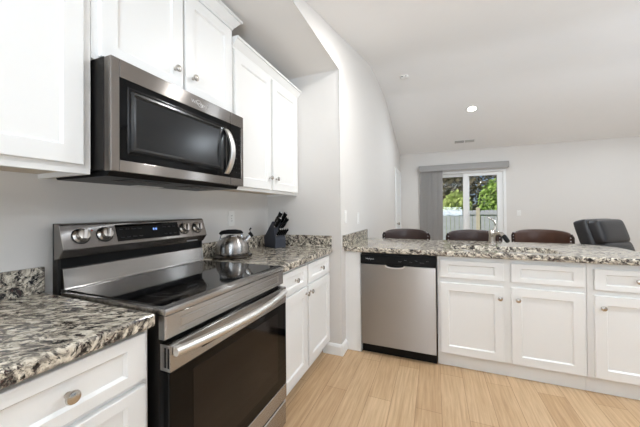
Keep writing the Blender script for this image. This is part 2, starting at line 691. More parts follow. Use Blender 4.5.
wall_cabinet('wall_cabinet', 'white shaker wall cabinet at the left edge, left of the microwave', (0, -.7615, 0), .76, 1.370, 2.25,
             [(.024, .374, 1.40, 2.24, .345, 1.48), (.384, .730, 1.40, 2.24, None, None)], crown_z=(2.245, 2.31, .05))
wall_cabinet('wall_cabinet', 'taller white wall cabinet with two doors directly above the microwave', (0, .0005, 0), .760, 1.798, 2.365,
             [(.0225, .389, 1.813, 2.34, .343, 1.912), (.402, .748, 1.813, 2.34, .448, 1.912)], crown_z=(2.355, 2.423, .052), ends=(1, 1))
wall_cabinet('wall_cabinet', 'white two-door wall cabinet right of the microwave, over the knife block', (0, .7625, 0), .888, 1.370, 2.25,
             [(.016, .424, 1.392, 2.238, .400, 1.481), (.453, .866, 1.392, 2.238, .492, 1.481)], crown_z=(2.245, 2.312, .054))


def base_cabinet(name, label, loc, w, d, fronts, rot, toe=True, zc=.870, group='white base cabinets', flush=False):
    """fronts: (kind, x0,x1,z0,z1, knob x, knob z)"""
    t = thing(name, label, 'cabinet', loc, rot, group)
    MB().box((0, -d, .105), (w, -.001, zc), .0012, 1).build('body', 'cab', t)
    if flush:
        MB().box((0, -d + .026, .0), (w, -d + .044, .1045)).build('toe_board', 'cab', t)
    else:
        MB().box((0, -d + .07, 0), (w, -d + .088, .1045)).build('toe_board', 'cab', t)
    for k, x0, x1, z0, z1, kx, kz in fronts:
        if k == 'door':
            q = shaker(x0, x1, z0, z1, -d)
        else:
            q = shaker(x0, x1, z0, z1, -d, .058, .034)
        o = q.build('door' if k == 'door' else ('drawer' if k == 'drawer' else 'false_drawer_front'), 'cab', t)
        if kx is not None:
            knob_mb(kx, -d - .02, kz).build('knob', 'nickel', o, smooth=True)
    return t


base_cabinet('base_cabinet', 'white drawer base cabinet in the bottom left corner, left of the range', (0, -.455, 0), .450, .6174,
             [('drawer', .030, .432, .716, .858, .231, .786), ('drawer', .030, .432, .412, .697, .231, .560), ('drawer', .030, .432, .125, .392, .231, .262)], R(90))
base_cabinet('base_cabinet', 'white base cabinet with two drawers and two doors right of the range', (0, .768, 0), .882, .6174,
             [('drawer', .026, .397, .716, .852, .215, .785), ('drawer', .424, .846, .716, .852, .655, .785),
              ('door', .026, .397, .130, .697, .374, .655), ('door', .424, .846, .130, .697, .446, .655)], R(90))
YPF = 1.791   # plane of the peninsula's face frames
base_cabinet('sink_base_cabinet', 'white two-door sink base cabinet right of the dishwasher', (1.487, YPF + .60, 0), .921, .60,
             [('false', .020, .447, .704, .838, None, None), ('false', .493, .905, .704, .838, None, None),
              ('door', .020, .447, .114, .664, .420, .581), ('door', .493, .905, .114, .664, .530, .581)], 0, flush=True)
base_cabinet('base_cabinet', 'white base cabinet with drawer over door at the right edge', (2.410, YPF + .60, 0), .425, .60,
             [('drawer', .035, .405, .694, .832, .245, .768), ('door', .035, .405, .114, .658, .072, .581)], 0, flush=True)
# white panel between the wall corner and the dishwasher
tag(MB().box((XW + .001, 1.771, 0), (.868, 2.39, .8695), .0015, 1).build('filler_panel', 'cab'), 'narrow white filler panel between wall corner and dishwasher', 'panel')
tag(MB().box((.868, 2.392, 0), (2.835, 2.41, .8695), .0015, 1).build('back_panel', 'cab'), 'white back panel of the peninsula facing the bar stools', 'panel')

# ------------------------------------------------------------------ countertops
ZB, ZT = .8712, .9140


def bevslab(pts, z0, z1, bev=.008):
    return MB().prism(pts, 'z', z0, z1, bev=bev, seg=3)


t = thing('countertop', 'granite countertop left of the range with short backsplash', 'countertop', (0, -.45, ZB), 0, 'speckled granite countertops')
bevslab([(.001, -1.2), (.6566, -1.2), (.6566, .447), (.001, .447)], 0, ZT - ZB, .010).build('slab', 'granite', t)
MB().box((.001, -1.2, ZT - ZB + .0003), (.0205, .447, 1.016 - ZB), .002).build('backsplash', 'granite', t)
t = thing('countertop', 'granite countertop right of the range under kettle and knife block', 'countertop', (0, .771, ZB), 0, 'speckled granite countertops')
bevslab([(.001, 0), (.6566, 0), (.6566, .880), (.001, .880)], 0, ZT - ZB, .010).build('slab', 'granite', t)
b = MB().box((.001, 0, ZT - ZB + .0003), (.0205, .880, 1.016 - ZB), .002)
b.box((.021, .861, ZT - ZB + .0003), (.648, .880, 1.016 - ZB), .002)
b.build('backsplash', 'granite', t)

# peninsula top with the sink cut-out
SX0, SX1, SY0, SY1 = 1.60, 2.31, 1.835, 2.165
t = thing('countertop', 'long granite peninsula countertop with sink cutout and rounded corner', 'countertop', (0, 0, ZB), 0, 'speckled granite countertops')


def rrect(x0, x1, y0, y1, rs, n=8):
    out = []
    for (cx, cy, a0, r) in ((x1 - rs[0], y0 + rs[0], -90, rs[0]), (x1 - rs[1], y1 - rs[1], 0, rs[1]), (x0 + rs[2], y1 - rs[2], 90, rs[2]), (x0 + rs[3], y0 + rs[3], 180, rs[3])):
        for i in range(n + 1):
            a = R(a0 + 90 * i / n)
            out.append((cx + r * math.cos(a), cy + r * math.sin(a)))
    return out


def slab_with_hole(outer, inner, h, bev):
    """outer and inner have the same count; rounded edges by rings"""
    b = MB()

    def inset(pts, d, cx, cy):
        n = len(pts)
        out = []
        for i, p in enumerate(pts):
            a = Vector(pts[i - 1])
            c = Vector(pts[(i + 1) % n])
            tg = (c - a)
            if tg.length < 1e-9:
                out.append(p)
                continue
            nrm = Vector((tg.y, -tg.x)).normalized()
            out.append((p[0] - nrm.x * d, p[1] - nrm.y * d))
        return out
    rows = []
    k = bev
    for d, z in ((k, h), (k * .3, h - k * .3), (0, h - k), (0, k), (k * .3, k * .3), (k, 0)):
        rows.append([(x, y, z) for x, y in inset(outer, d, 0, 0)])
    k2 = .004
    for d, z in ((-k2, 0), (0, k2), (0, h - k2), (-k2, h)):
        rows.append([(x, y, z) for x, y in inset(inner, d, 0, 0)])
    rows.append(rows[0])
    rs = [[b.bm.verts.new(p) for p in r] for r in rows[:-1]]
    rs.append(rs[0])
    n = len(outer)
    for a, c in zip(rs, rs[1:]):
        for i in range(n):
            b.bm.faces.new((a[i], a[(i + 1) % n], c[(i + 1) % n], c[i]))
    return b


outer = rrect(XW + .0015, 2.855, 1.737, 2.605, (.03, .26, .012, .012))
inner = rrect(SX0, SX1, SY0, SY1, (.05, .05, .05, .05))
slab_with_hole(outer, inner, ZT - ZB, .010).build('slab', 'granite', t)
MB().box((XW + .0015, 1.70, ZT - ZB + .0003), (XW + .021, 2.60, 1.016 - ZB), .002).build('backsplash', 'granite', t)
# sink bowl hung under the slab
t = thing('sink', 'stainless undermount sink set into the peninsula countertop', 'sink', ((SX0 + SX1) / 2, (SY0 + SY1) / 2, ZB))
hx, hy = (SX1 - SX0) / 2, (SY1 - SY0) / 2
rows = []
for e, z, r in ((.035, -.0008, .07), (.006, -.0008, .055), (.0, -.02, .05), (-.012, -.17, .05), (-.04, -.19, .05), (-.12, -.195, .04)):
    rows.append([(x, y, z) for x, y in rrect(-hx - e, hx + e, -hy - e, hy + e, (r,) * 4)])
b = MB().grid([r for r in rows], closed=True)
b.bm.faces.new([b.bm.verts.new(p) for p in rows[-1]])
b.build('basin', 'nickel', t, smooth=True)
MB().lathe([(.045, -.194), (.04, -.192), (.03, -.1925)], 20).build('drain', 'chrome', t, smooth=True)

# faucet
FX, FY = 1.955, 2.34
t = thing('faucet', 'nickel single-lever pull-out faucet behind the sink', 'faucet', (FX, FY, ZT))
MB().lathe([(.034, 0), (.034, .006), (.028, .012), (.026, .09), (.029, .094), (.029, .112), (.022, .124), (.008, .130)], 24).build('body', 'nickel', t, smooth=True)
MB().tube([(.0, -.01, .075), (.03, -.045, .105), (.055, -.085, .105), (.072, -.115, .085)], [.018, .017, .017, .017], 14).build('spout', 'nickel', t, smooth=True)
MB().tube([(.072, -.115, .085), (.088, -.14, .052), (.094, -.15, .040)], [.0185, .019, .016], 14).build('spray_head', 'black', t, smooth=True)
hp = [(.012, .0, .118), (.030, .004, .150), (.034, .008, .185), (.020, .012, .215), (-.01, .014, .236), (-.034, .014, .246)]
MB().tube(hp, [.012, .011, .009, .008, .007, .0055], 12).build('lever_handle', 'nickel', t, smooth=True)

# ------------------------------------------------------------------ dishwasher
t = thing('dishwasher', 'stainless front dishwasher with black control strip', 'dishwasher', (.870, 1.751, 0))
W_ = .613
MB().box((.004, .022, .085), (W_ - .004, .60, .862)).build('body', 'blackbody', t)
MB().box((.004, .052, .0), (W_ - .004, .56, .084), .002).build('kick_plate', 'black', t)
# door skin with the pocket under the control strip
b = MB()
b.box((.006, 0, .088), (W_ - .006, .021, .7715), .004, 2)
b.build('door', 'steel_panel', t)
b = MB()
b.box((.004, -.004, .776), (W_ - .004, .021, .853), .004, 2)
cp = b.build('control_panel', 'black', t)
# pocket handle: a shallow scoop with a bright lower lip
b = MB()
rows = []
for k in range(17):
    a = PI * k / 16
    x = .293 + .078 * math.cos(a)
    z = .7745 - .024 * math.sin(a) ** .7
    rows.append((x, -.0045, z - .001))
b.tube(rows, .0052, 8, up=(0, 1, 0))
b.build('pocket_handle', 'satin', t, smooth=True)
MB().prism([(.293 + .070 * math.cos(PI * k / 12), .7755 - .019 * math.sin(PI * k / 12) ** .7) for k in range(13)], 'y', -.002, .0005).build('pocket_recess', 'black', t)
text('brand_mark', 'Whirlpool', .017, 'legend_light', t, (.085, -.0045, .819), FRONT)
for i in range(6):
    text('button_legend', ('Normal', 'Heavy', '1 Hour', 'Rinse', 'Heat Dry', 'Start')[i], .0085, 'legend', t, (.335 + .042 * i, -.0045, .812 + (.010 if i % 2 else -.004)), FRONT)

# ------------------------------------------------------------------ range
t = thing('range', 'stainless electric range with black glass oven door', 'stove', (0.001, .0105, 0), R(90))
W_ = .752
MB().box((.004, -.645, .02), (W_ - .004, -.04, .900), .003).build('body', 'blackbody', t)
for (x, y) in ((.04, -.60), (W_ - .04, -.60), (.04, -.08), (W_ - .04, -.08)):
    MB().lathe([(.02, 0), (.02, .012), (.01, .019)], 12, Matrix.Translation((x, y, 0))).build('foot', 'black', t)
# cooktop: steel rim with black glass inset
b = MB()
b.panel2(0, W_, -.684, -.115, 0, [(0, 0, 0)] * 0 or [(0, 0, 0), (0, 0, .0)]) if False else None
b.box((0, -.678, .9005), (W_, -.62, .9215), .004)
b.box((0, -.62, .9005), (.020, -.10, .9195), .003)
b.box((W_ - .020, -.62, .9005), (W_, -.10, .9195), .003)
b.build('cooktop_rim', 'steel', t, smooth=True)
ck = MB().box((.0202, -.640, .9008), (W_ - .0202, -.100, .9222), .002).build('cooktop_glass', 'cooktop', t)


def ring(b, cx, cy, r, wd, z):
    n = 48
    b.grid([[(cx + rr * math.cos(2 * PI * i / n), cy + rr * math.sin(2 * PI * i / n), z) for i in range(n)] for rr in (r, r + wd)], closed=True)


for (cx, cy, r) in ((.20, -.50, .115), (.20, -.50, .075), (.20, -.23, .078), (.55, -.50, .078), (.55, -.24, .105), (.375, -.16, .05)):
    b = MB()
    ring(b, cx, cy, r, .0022, .92235)
    b.build('burner_ring', 'burner', ck)
# front band under the rim, with its embossed panel
b = MB()
b.panel2(.002, W_ - .002, .822, .899, -.645, [(0, 0, 0), (0, 0, -.026), (.004, .003, -.030), (.055, .018, -.030), (.057, .020, -.0285), (.060, .023, -.0285), (.062, .025, -.030)])
b.build('front_band', 'steel', t)
# oven door
b = MB()
b.box((.004, -.693, .722), (W_ - .004, -.646, .808), .003)
door = b.build('oven_door', 'steel', t)
MB().box((.004, -.693, .190), (W_ - .004, -.646, .2718), .003).build('door_bottom_rail', 'steel', door)
MB().box((.004, -.692, .2722), (W_ - .004, -.646, .7218), .003).build('door_glass', 'blackglass', door)
MB().box((.095, -.6932, .330), (W_ - .095, -.6915, .690), .0006).build('oven_window', 'window', door)
for k in range(3):
    x = .135 + .125 * k + .04 * k
    for dz in (0, .012):
        MB().box((x, -.6938, .758 - dz), (x + .10, -.6925, .763 - dz)).build('vent_slot', 'black', door)
for dz in (0, 1):
    MB().box((.0032, -.688 + .014 * dz, .735), (.0045, -.682 + .014 * dz, .798)).build('vent_slot', 'black', door)
# bowed towel-bar handle
rows = []
for k in range(25):
    s = k / 24
    x = .012 + (W_ - .046) * s
    y = -.708 - .042 * math.sin(PI * s) ** .85
    hz = .0135
    rows.append([(x, y + dy, .788 + dz) for dy, dz in ((.012, -hz), (-.003, -hz), (-.010, -hz * .6), (-.012, 0), (-.010, hz * .6), (-.003, hz), (.012, hz))])
b = MB().grid(rows, closed=True, caps=True)
for x in (.016, W_ - .040 - .028):
    b.box((x, -.712, .778), (x + .028, -.692, .798), .003)
b.build('handle', 'satin', door, smooth=True)
# storage drawer
b = MB()
b.panel2(.004, W_ - .004, .045, .176, -.646, [(0, 0, 0), (0, 0, -.040), (.006, .006, -.044)])
b.build('storage_drawer', 'steel', t)
# backguard: riser, black gap, leaning control head
b = MB()
b.prism([(-.100, .9225), (-.097, .928), (-.090, 1.002), (-.086, 1.006), (-.045, 1.006), (-.045, .9225)], 'x', .012, W_ - .012, .002)
b.build('backguard_riser', 'steel', t)
MB().box((.013, -.066, 1.0065), (W_ - .013, -.042, 1.085)).build('backguard_gap', 'black', t)
MB().box((0.001, -.075, .9), (.012, -.040, 1.188), .001).build('side_cover', 'blackbody', t)
MB().box((W_ - .012, -.075, .9), (W_ - .001, -.040, 1.188), .001).build('side_cover', 'blackbody', t)
# head: profile in y,z ; face leans back
HB, HT = (-.116, 1.084), (-.083, 1.182)
hd = MB()
hd.prism([HB, (-.084, 1.046), (-.050, 1.040), (-.050, 1.187), (-.072, 1.188), HT], 'x', 0, W_, .003)
head = hd.build('control_head', 'steel_dark', t)
lean = math.atan2(HT[0] - HB[0], HT[1] - HB[1])


def on_head(x, s, off=0.):
    """point on the leaning face, s from 0 (bottom) to 1 (top)"""
    y = HB[0] + (HT[0] - HB[0]) * s
    z = HB[1] + (HT[1] - HB[1]) * s
    return Vector((x, y - math.cos(lean) * off, z + math.sin(lean) * off))


FR = Matrix.Rotation(-lean, 4, 'X')


def face_mtx(x, s, off=0.):
    return Matrix.Translation(on_head(x, s, off)) @ FR @ Matrix.Rotation(R(90), 4, 'X')


for i, x in enumerate((.068, .160, .588, .684)):
    o = MB().lathe([(.0305, 0), (.0305, .004), (.026, .008), (.0235, .010), (.022, .027), (.020, .030), (.004, .031)], 28, face_mtx(x, .5)).build('knob', 'nickel', head, smooth=True)
    b = MB()
    b.box((-.0062, -.021, .028), (.0062, .021, .040), .003)
    b.bm.transform(face_mtx(x, .5) @ Matrix.Rotation(R(-14), 4, 'Z'))
    b.build('grip', 'chrome', o)
    b = MB().lathe([(.034, .0004), (.034, .002), (.0306, .002)], 28, face_mtx(x, .5))
    b.build('bezel', 'black', o)
    text('dial_mark', 'OFF', .009, 'legend', head, on_head(x, .90, .0005), (R(90) - lean, 0, 0))
b = MB()
b.box((-.170, -.040, 0), (.170, .040, .0025), .001)
b.bm.transform(face_mtx(.380, .52))
disp = b.build('display', 'blackglass', head)
text('clock', '4 6', .019, 'digit', disp, on_head(.402, .60, .0032), (R(90) - lean, 0, 0), shear=.15)
k = 0
for row, s in ((0, .68), (1, .30)):
    for x in (.232, .262, .292, .322, .46, .49, .52):
        text('touch_legend', ('Bake', 'Broil', 'Warm', 'Timer', 'Clock', 'Light', 'Start')[k % 7], .0085, 'legend_dim', disp, on_head(x, s, .0032), (R(90) - lean, 0, 0))
        k += 1
b = MB().lathe([(.0035, 0), (.003, .001)], 12, face_mtx(.113, .72))
b.build('indicator_light', 'red', head)
MB().box((.60, -.1105, 1.0555), (.68, -.1085, 1.0625), .001).build('vent_slot', 'legend', head)

# ------------------------------------------------------------------ microwave
t = thing('microwave', 'stainless over-the-range microwave mounted under a white cabinet', 'microwave', (0.001, .0095, 0), R(90))
W_ = .742
ZM0, ZM1 = 1.381, 1.7965
MB().box((0, -.372, ZM0 + .006), (W_, -.002, ZM1), .002).build('body', 'blackbody', t)
b = MB()
b.prism([(-.385, ZM0 + .0055), (-.372, ZM0 - .016), (-.05, ZM0 - .016), (-.03, ZM0 + .0055)], 'x', .012, W_ - .012, .002)
bp = b.build('bottom_plate', 'black', t)
for x in (.12, .44):
    q = MB()
    for i in range(9):
        q.box((x, -.33 + .014 * i, ZM0 - .0175), (x + .19, -.325 + .014 * i, ZM0 - .0158))
    q.build('vent_grille', 'greybez', bp)
MB().box((.30, -.12, ZM0 - .018), (.44, -.06, ZM0 - .0158), .001).build('lamp_lens', 'plate', bp)
# fascia: steel frame in two pieces split at the control column
XS = .628
b = MB()
D0, D1 = -.374, -.4121
for a, c in (((0, D1, ZM0), (.030, D0, ZM1 - .003)), ((.030, D1, ZM0), (XS, D0, ZM0 + .042)), ((.030, D1, ZM1 - .070), (XS, D0, ZM1 - .003))):
    b.box(a, c, .002)
door = b.build('door', 'steel_dark', t)
b = MB()
b.panel2(.0302, XS - .0004, ZM0 + .0422, ZM1 - .0702, D0, [(0, 0, 0), (0, 0, -.037), (.028, .024, -.037), (.040, .036, -.0405), (.050, .044, -.0345), (.056, .050, -.0345)])
gl = b.build('door_glass', 'blackglass', door)
b = MB()
b.panel2(.058, XS - .056, ZM0 + .068, ZM1 - .096, D0 - .0362, [(0, 0, 0), (.0, .0, -.0015), (.022, .020, -.0050), (.034, .030, -.0005)])
b.build('window_bezel', 'greybez', door)
b = MB()
for a, c in (((XS + .002, D1, ZM0), (W_, D0, ZM0 + .042)), ((XS + .002, D1, ZM1 - .070), (W_, D0, ZM1 - .003)), ((W_ - .022, D1, ZM0 + .042), (W_, D0, ZM1 - .070))):
    b.box(a, c, .002)
fr = b.build('control_frame', 'steel_dark', t)
cp = MB().box((XS + .002, D1 + .001, ZM0 + .0422), (W_ - .0222, D0, ZM1 - .0702), .001).build('control_panel', 'blackglass', t)
k = 0
for r in range(8):
    for c in range(3):
        text('key_legend', '789456123 0 SCPTLMKFVHD'[k % 23], .010, 'legend_dim', cp, (XS + .030 + .022 * c, D1 + .0006, ZM0 + .075 + .027 * r), FRONT)
        k += 1
# bow handle
rows = []
for k in range(21):
    s = k / 20
    z = ZM0 + .058 + .245 * s
    y = D1 - .004 - .046 * math.sin(PI * s) ** .75
    x = .592
    hw = .0165
    rows.append([(x + dx, y + dy, z) for dx, dy in ((-hw, .008), (-hw, -.001), (-hw * .5, -.005), (hw * .5, -.005), (hw, -.001), (hw, .008))])
MB().grid(rows, closed=True, caps=True).build('handle', 'satin', door, smooth=True)
text('brand_mark', 'Whirlpool', .024, 'legend_light', door, (.405, D1 - .0006, ZM1 - .038), FRONT)
n = 40
b = MB()
b.grid([[(.405 + .020 * q * math.cos(2 * PI * i / n + .4), D1 - .0008, ZM1 - .038 + .016 * q * math.sin(2 * PI * i / n)) for i in range(n)] for q in (1, .86)], closed=True)
b.build('brand_ring', 'legend_light', door)

# ------------------------------------------------------------------ kettle
KX, KY = .166, .948
t = thing('kettle', 'stainless whistling kettle with black handle on the granite counter', 'kettle', (KX, KY, ZT + .0005), R(35))
MB().lathe([(.100, 0), (.130, .004), (.135, .012), (.128, .020), (.108, .026), (.104, .030)], 40).build('base_rim', 'darkmetal', t, smooth=True)
prof = [(.109, .026), (.112, .036), (.111, .070), (.105, .098), (.092, .120), (.070, .136), (.046, .145), (.040, .147)]
MB().lathe(prof, 40).build('body', 'steel', t, smooth='all')
ld = MB().lathe([(.041, .147), (.040, .151), (.022, .155), (.008, .156)], 28).build('lid', 'steel', t, smooth=True)
MB().tube([(-.084, 0, .122), (-.080, 0, .152), (-.062, 0, .167)], .006, 10, up=(0, 1, 0)).build('handle_bracket', 'chrome', t, smooth=True)
MB().tube([(.062, 0, .136), (.066, 0, .155), (.052, 0, .167)], .006, 10, up=(0, 1, 0)).build('handle_bracket', 'chrome', t, smooth=True)
MB().tube([(-.086, 0, .162), (-.07, 0, .172), (-.03, 0, .176), (.02, 0, .176), (.055, 0, .172), (.070, 0, .164)], [.008, .014, .0165, .0165, .014, .008], 14, sx=1.25).build('handle', 'black', t, smooth=True)
sp = MB().tube([(.084, 0, .100), (.110, 0, .134), (.126, 0, .152)], [.022, .018, .016], 16).build('spout', 'chrome', t, smooth=True)
MB().tube([(.117, 0, .148), (.133, 0, .160)], [.021, .019], 16).build('spout_cap', 'black', sp, smooth=True)
MB().tube([(.122, 0, .166), (.116, 0, .188), (.126, 0, .200)], [.006, .005, .006], 10).build('spout_lever', 'black', sp, smooth=True)

# ------------------------------------------------------------------ knife block and knives
BA = Vector((.055, 1.553, 0))
F2 = Vector((.90, -.436, 0)).normalized()
BR_ = math.atan2(F2.y, F2.x)
t = thing('knife_block', 'slate grey slanted knife block on the counter by the wall', 'knife block', (.055, 1.507, ZT + .0005), BR_)
prof = [(0, 0), (.180, 0), (.182, .074), (.132, .230), (.0, .090)]
bk = MB().prism(prof, 'y', 0, .108, .003).build('block', 'block', t)
# feet
for x in (.02, .16):
    for y in (.015, .093):
        MB().lathe([(.007, -.0004), (.007, .0)], 10, Matrix.Translation((x, y, 0))).build('foot', 'black', t)
dirn = Vector((.72, .0, .69)).normalized()
rotK = Matrix.Rotation(BR_, 4, 'Z')
base = Matrix.Translation((.055, 1.507, ZT)) @ rotK
slots = []
face0, face1 = Vector((.182, 0, .074)), Vector((.132, 0, .230))


def knife(label, s, y, hl, hr, name='kitchen_knife', bol=True, cat='knife'):
    p = face0 + (face1 - face0) * s
    t = thing(name, label, cat, base @ Vector((p.x, y, p.z)), BR_, 'knives in the knife block')
    e = dirn
    hr *= 1.5
    hl *= 1.08
    MB().tube([e * -.012 + Vector((0, 0, 0)), e * .012], .010, 8, sx=.22, sy=1).build('blade', 'nickel', t)
    MB().tube([e * .010, e * .020], [.0105 * hr, .0115 * hr], 12, sx=.75).build('bolster', 'chrome', t, smooth=True)
    hb = MB().tube([e * .020, e * (.02 + hl * .25), e * (.02 + hl * .6), e * (.02 + hl * .9), e * (.02 + hl)], [.0115 * hr, .0135 * hr, .0118 * hr, .0142 * hr, .009 * hr], 12, sx=.72)
    hd = hb.build('handle', 'black', t, smooth=True)
    MB().tube([e * (.02 + hl - .001), e * (.02 + hl + .004)], .0085 * hr, 12, sx=.72).build('end_cap', 'chrome', hd, smooth=True)
    for q in (.3, .65):
        c = e * (.02 + hl * q)
        MB().tube([c + Vector((0, -.0102 * hr, 0)), c + Vector((0, .0102 * hr, 0))], .0028, 8, up=(1, 0, 0)).build('rivet', 'chrome', hd)
    return t


knife('longest black-handled knife, topmost in the slate knife block', .90, .028, .105, 1.05)
knife('black-handled knife at the far side of the block top row', .90, .080, .098, 1.05)
knife('black-handled knife in the near slot of the middle row', .66, .016, .092, 1.)
knife('black-handled knife in the far slot of the middle row', .66, .092, .090, 1.)
# shears between the middle-row knives
p = face0 + (face1 - face0) * .46
t = thing('kitchen_shears', 'black looped kitchen shears in the middle of the knife block', 'scissors', base @ Vector((p.x, .054, p.z)), BR_)
MB().tube([dirn * -.012, dirn * .02], .010, 8, sx=.5).build('blade', 'nickel', t)
for sgn in (-1, 1):
    n = 20
    per = Vector((-dirn.z, 0, dirn.x))
    pts = [dirn * (.060 + .040 * math.cos(a)) + Vector((0, sgn * .0135, 0)) * 1 + per * (.004 * sgn) + Vector((0, .0125 * math.sin(a), 0)) for a in (2 * PI * i / n for i in range(n + 1))]
    MB().tube(pts, .0048, 8, up=(per.x, 0, per.z)).build('loop_handle', 'black', t, smooth=True)
for i in range(5):
    place = ('nearest', 'second from near side', 'middle', 'second from far side', 'farthest')[i]
    knife('small steak knife, %s of five in the lowest row of the block' % place, .20, .016 + .019 * i, .062, .68, 'steak_knife')

# ------------------------------------------------------------------ wall plates
def outlet(label, loc, rot):
    t = thing('wall_outlet', label, 'outlet', loc, rot)
    MB().box((-.036, -.006, -.058), (.036, -.0006, .058), .003).build('cover_plate', 'plate', t)
    for z in (-.020, .020):
        o = MB().lathe([(.0165, 0), (.0165, .0015), (.015, .002)], 20, Matrix.Translation((0, -.0055, z)) @ Matrix.Rotation(R(90), 4, 'X')).build('socket', 'plate', t)
        q = MB()
        for x in (-.006, .006):
            q.box((x - .001, -.0079, z - .002), (x + .001, -.0072, z + .007))
        q.build('slot', 'black', o)
    MB().lathe([(.003, 0), (.0025, .0012)], 10, Matrix.Translation((0, -.0058, 0)) @ Matrix.Rotation(R(90), 4, 'X')).build('screw', 'nickel', t)
    return t


def switch(label, loc, rot):
    t = thing('light_switch', label, 'switch', loc, rot, 'white light switches')
    MB().box((-.036, -.006, -.058), (.036, -.0006, .058), .003).build('cover_plate', 'plate', t)
    MB().prism([(-.0055, -.033), (-.0085, -.031), (-.0105, .031), (-.0055, .033)], 'x', -.0165, .0165, .0008).build('rocker', 'plate', t)
    for z in (-.048, .048):
        MB().lathe([(.003, 0), (.0025, .0012)], 10, Matrix.Translation((0, -.0058, z)) @ Matrix.Rotation(R(90), 4, 'X')).build('screw', 'nickel', t)
    return t


outlet('white outlet plate on the stove wall above the kettle', (0, 1.131, 1.177), R(90))
switch('white light switch on the partition nearest the kitchen corner', (XW, 1.79, 1.178), R(90))
switch('white light switch on the partition, farther from the corner', (XW, 2.24, 1.152), R(90))
switch('white light switch on the far wall right of the sliding door', (3.08, YF, 1.155), 0)


# ------------------------------------------------------------------ bar stools
def bar_stool(label, loc, rz, leather):
    t = thing('bar_stool', label, 'bar stool', loc, rz, 'leather bar stools behind the peninsula')
    # seat towards -y, back at +y
    rows = []
    n = 28
    for e, z in ((.92, .60), (1., .612), (1., .648), (.95, .665), (.6, .676), (.05, .678)):
        rows.append([(.215 * e * math.copysign(abs(math.cos(a)) ** .7, math.cos(a)), -.22 + .205 * e * math.copysign(abs(math.sin(a)) ** .7, math.sin(a)), z) for a in (2 * PI * i / n for i in range(n))])
    MB().grid(rows, closed=True, caps=True).build('seat', leather, t, smooth=True)
    MB().box((-.19, -.40, .575), (.19, -.04, .598), .006).build('seat_rail', 'wooddark', t)
    for sx in (-1, 1):
        for (y0, y1) in ((-.37, -.42), (-.06, .0)):
            MB().tube([(sx * .165, y0, .575), (sx * .205, y1, .0)], [.022, .015], 8).build('leg', 'wooddark', t, smooth=True)
    fr = MB()
    ps = [(-.195, -.405, .22), (.195, -.405, .22), (.195, -.015, .22), (-.195, -.015, .22)]
    for a, c in zip(ps, ps[1:] + ps[:1]):
        fr.tube([a, c], .009, 8)
    fr.build('footrest', 'nickel', t, smooth=True)
    # padded curved back
    rows = []
    for i in range(21):
        s = -1 + i / 10
        x = .248 * math.sin(s * 1.25) / math.sin(1.25)
        y = .055 - .135 * (1 - math.cos(s * 1.25)) / (1 - math.cos(1.25))
        nx, ny = math.sin(s * 1.05), math.cos(s * 1.05)
        zb, zt = .80, 1.003 - .030 * abs(s) ** 2.2
        th = .024 * (1 - .35 * abs(s) ** 6)
        hz = (zt - zb) / 2 * (1 - .18 * abs(s) ** 8)
        zc = (zt + zb) / 2
        row = []
        for q in range(16):
            a = 2 * PI * q / 16
            ca, sa = math.cos(a), math.sin(a)
            o = th * math.copysign(abs(ca) ** .6, ca)
            row.append((x + nx * o, y + ny * o, zc + hz * math.copysign(abs(sa) ** .45, sa)))
        rows.append(row)
    bk = MB().grid(rows, closed=True, caps=True).build('backrest', leather, t, smooth=True)
    for sx in (-1, 1):
        MB().tube([(sx * .172, -.05, .590), (sx * .235, -.03, .72), (sx * .262, -.062, .84), (sx * .262, -.082, .93), (sx * .25, -.088, .965)], [.016, .015, .013, .012, .010], 10, sx=1.2).build('back_post', 'wooddark', t, smooth=True)
        for q in range(3):
            MB().lathe([(.006, 0), (.005, .003), (.002, .0045)], 10, Matrix.Translation((sx * .247, -.108, .86 + .035 * q)) @ Matrix.Rotation(R(90), 4, 'X')).build('nailhead', 'chrome', bk, smooth=True)
    return t


bar_stool('brown leather bar stool nearest the partition, in front of the blinds', (1.15, 2.93, 0), R(0), 'leather')
bar_stool('brown leather bar stool standing before the sliding glass door', (1.865, 2.95, 0), R(-2), 'leather')
bar_stool('chestnut leather bar stool right of the faucet, nearest the recliner', (2.58, 3.2, 0), R(-24), 'leather2')


# ------------------------------------------------------------------ recliner
t = thing('recliner', 'charcoal leather recliner with tufted back beyond the peninsula', 'armchair', (3.70, 3.84, 0), R(42))


def cushion(name, c, h, rx=0., m='recl', parent=None, n=2, bev=.3):
    b = MB().box((-h[0], -h[1], -h[2]), (h[0], h[1], h[2]), min(h) * .6, 3)
    b.bm.transform(Matrix.Translation(c) @ Matrix.Rotation(rx, 4, 'X'))
    return b.build(name, m, parent or t, smooth='all', subsurf=1)


cushion('base', (0, 0, .16), (.36, .36, .12))
cushion('seat_cushion', (0, -.06, .38), (.27, .33, .10))
for sx in (-1, 1):
    cushion('arm', (sx * .36, -.02, .40), (.085, .40, .20))
for k, z in enumerate((.54, .70, .925)):
    cushion('back_pillow', (0, .185 + .062 * k, z), (.30 - .006 * k, .115, .115 if k < 2 else .165), R(-17))
cushion('back_shell', (0, .345, .77), (.315, .085, .335), R(-17))
cushion('footrest', (0, -.40, .30), (.27, .05, .14))

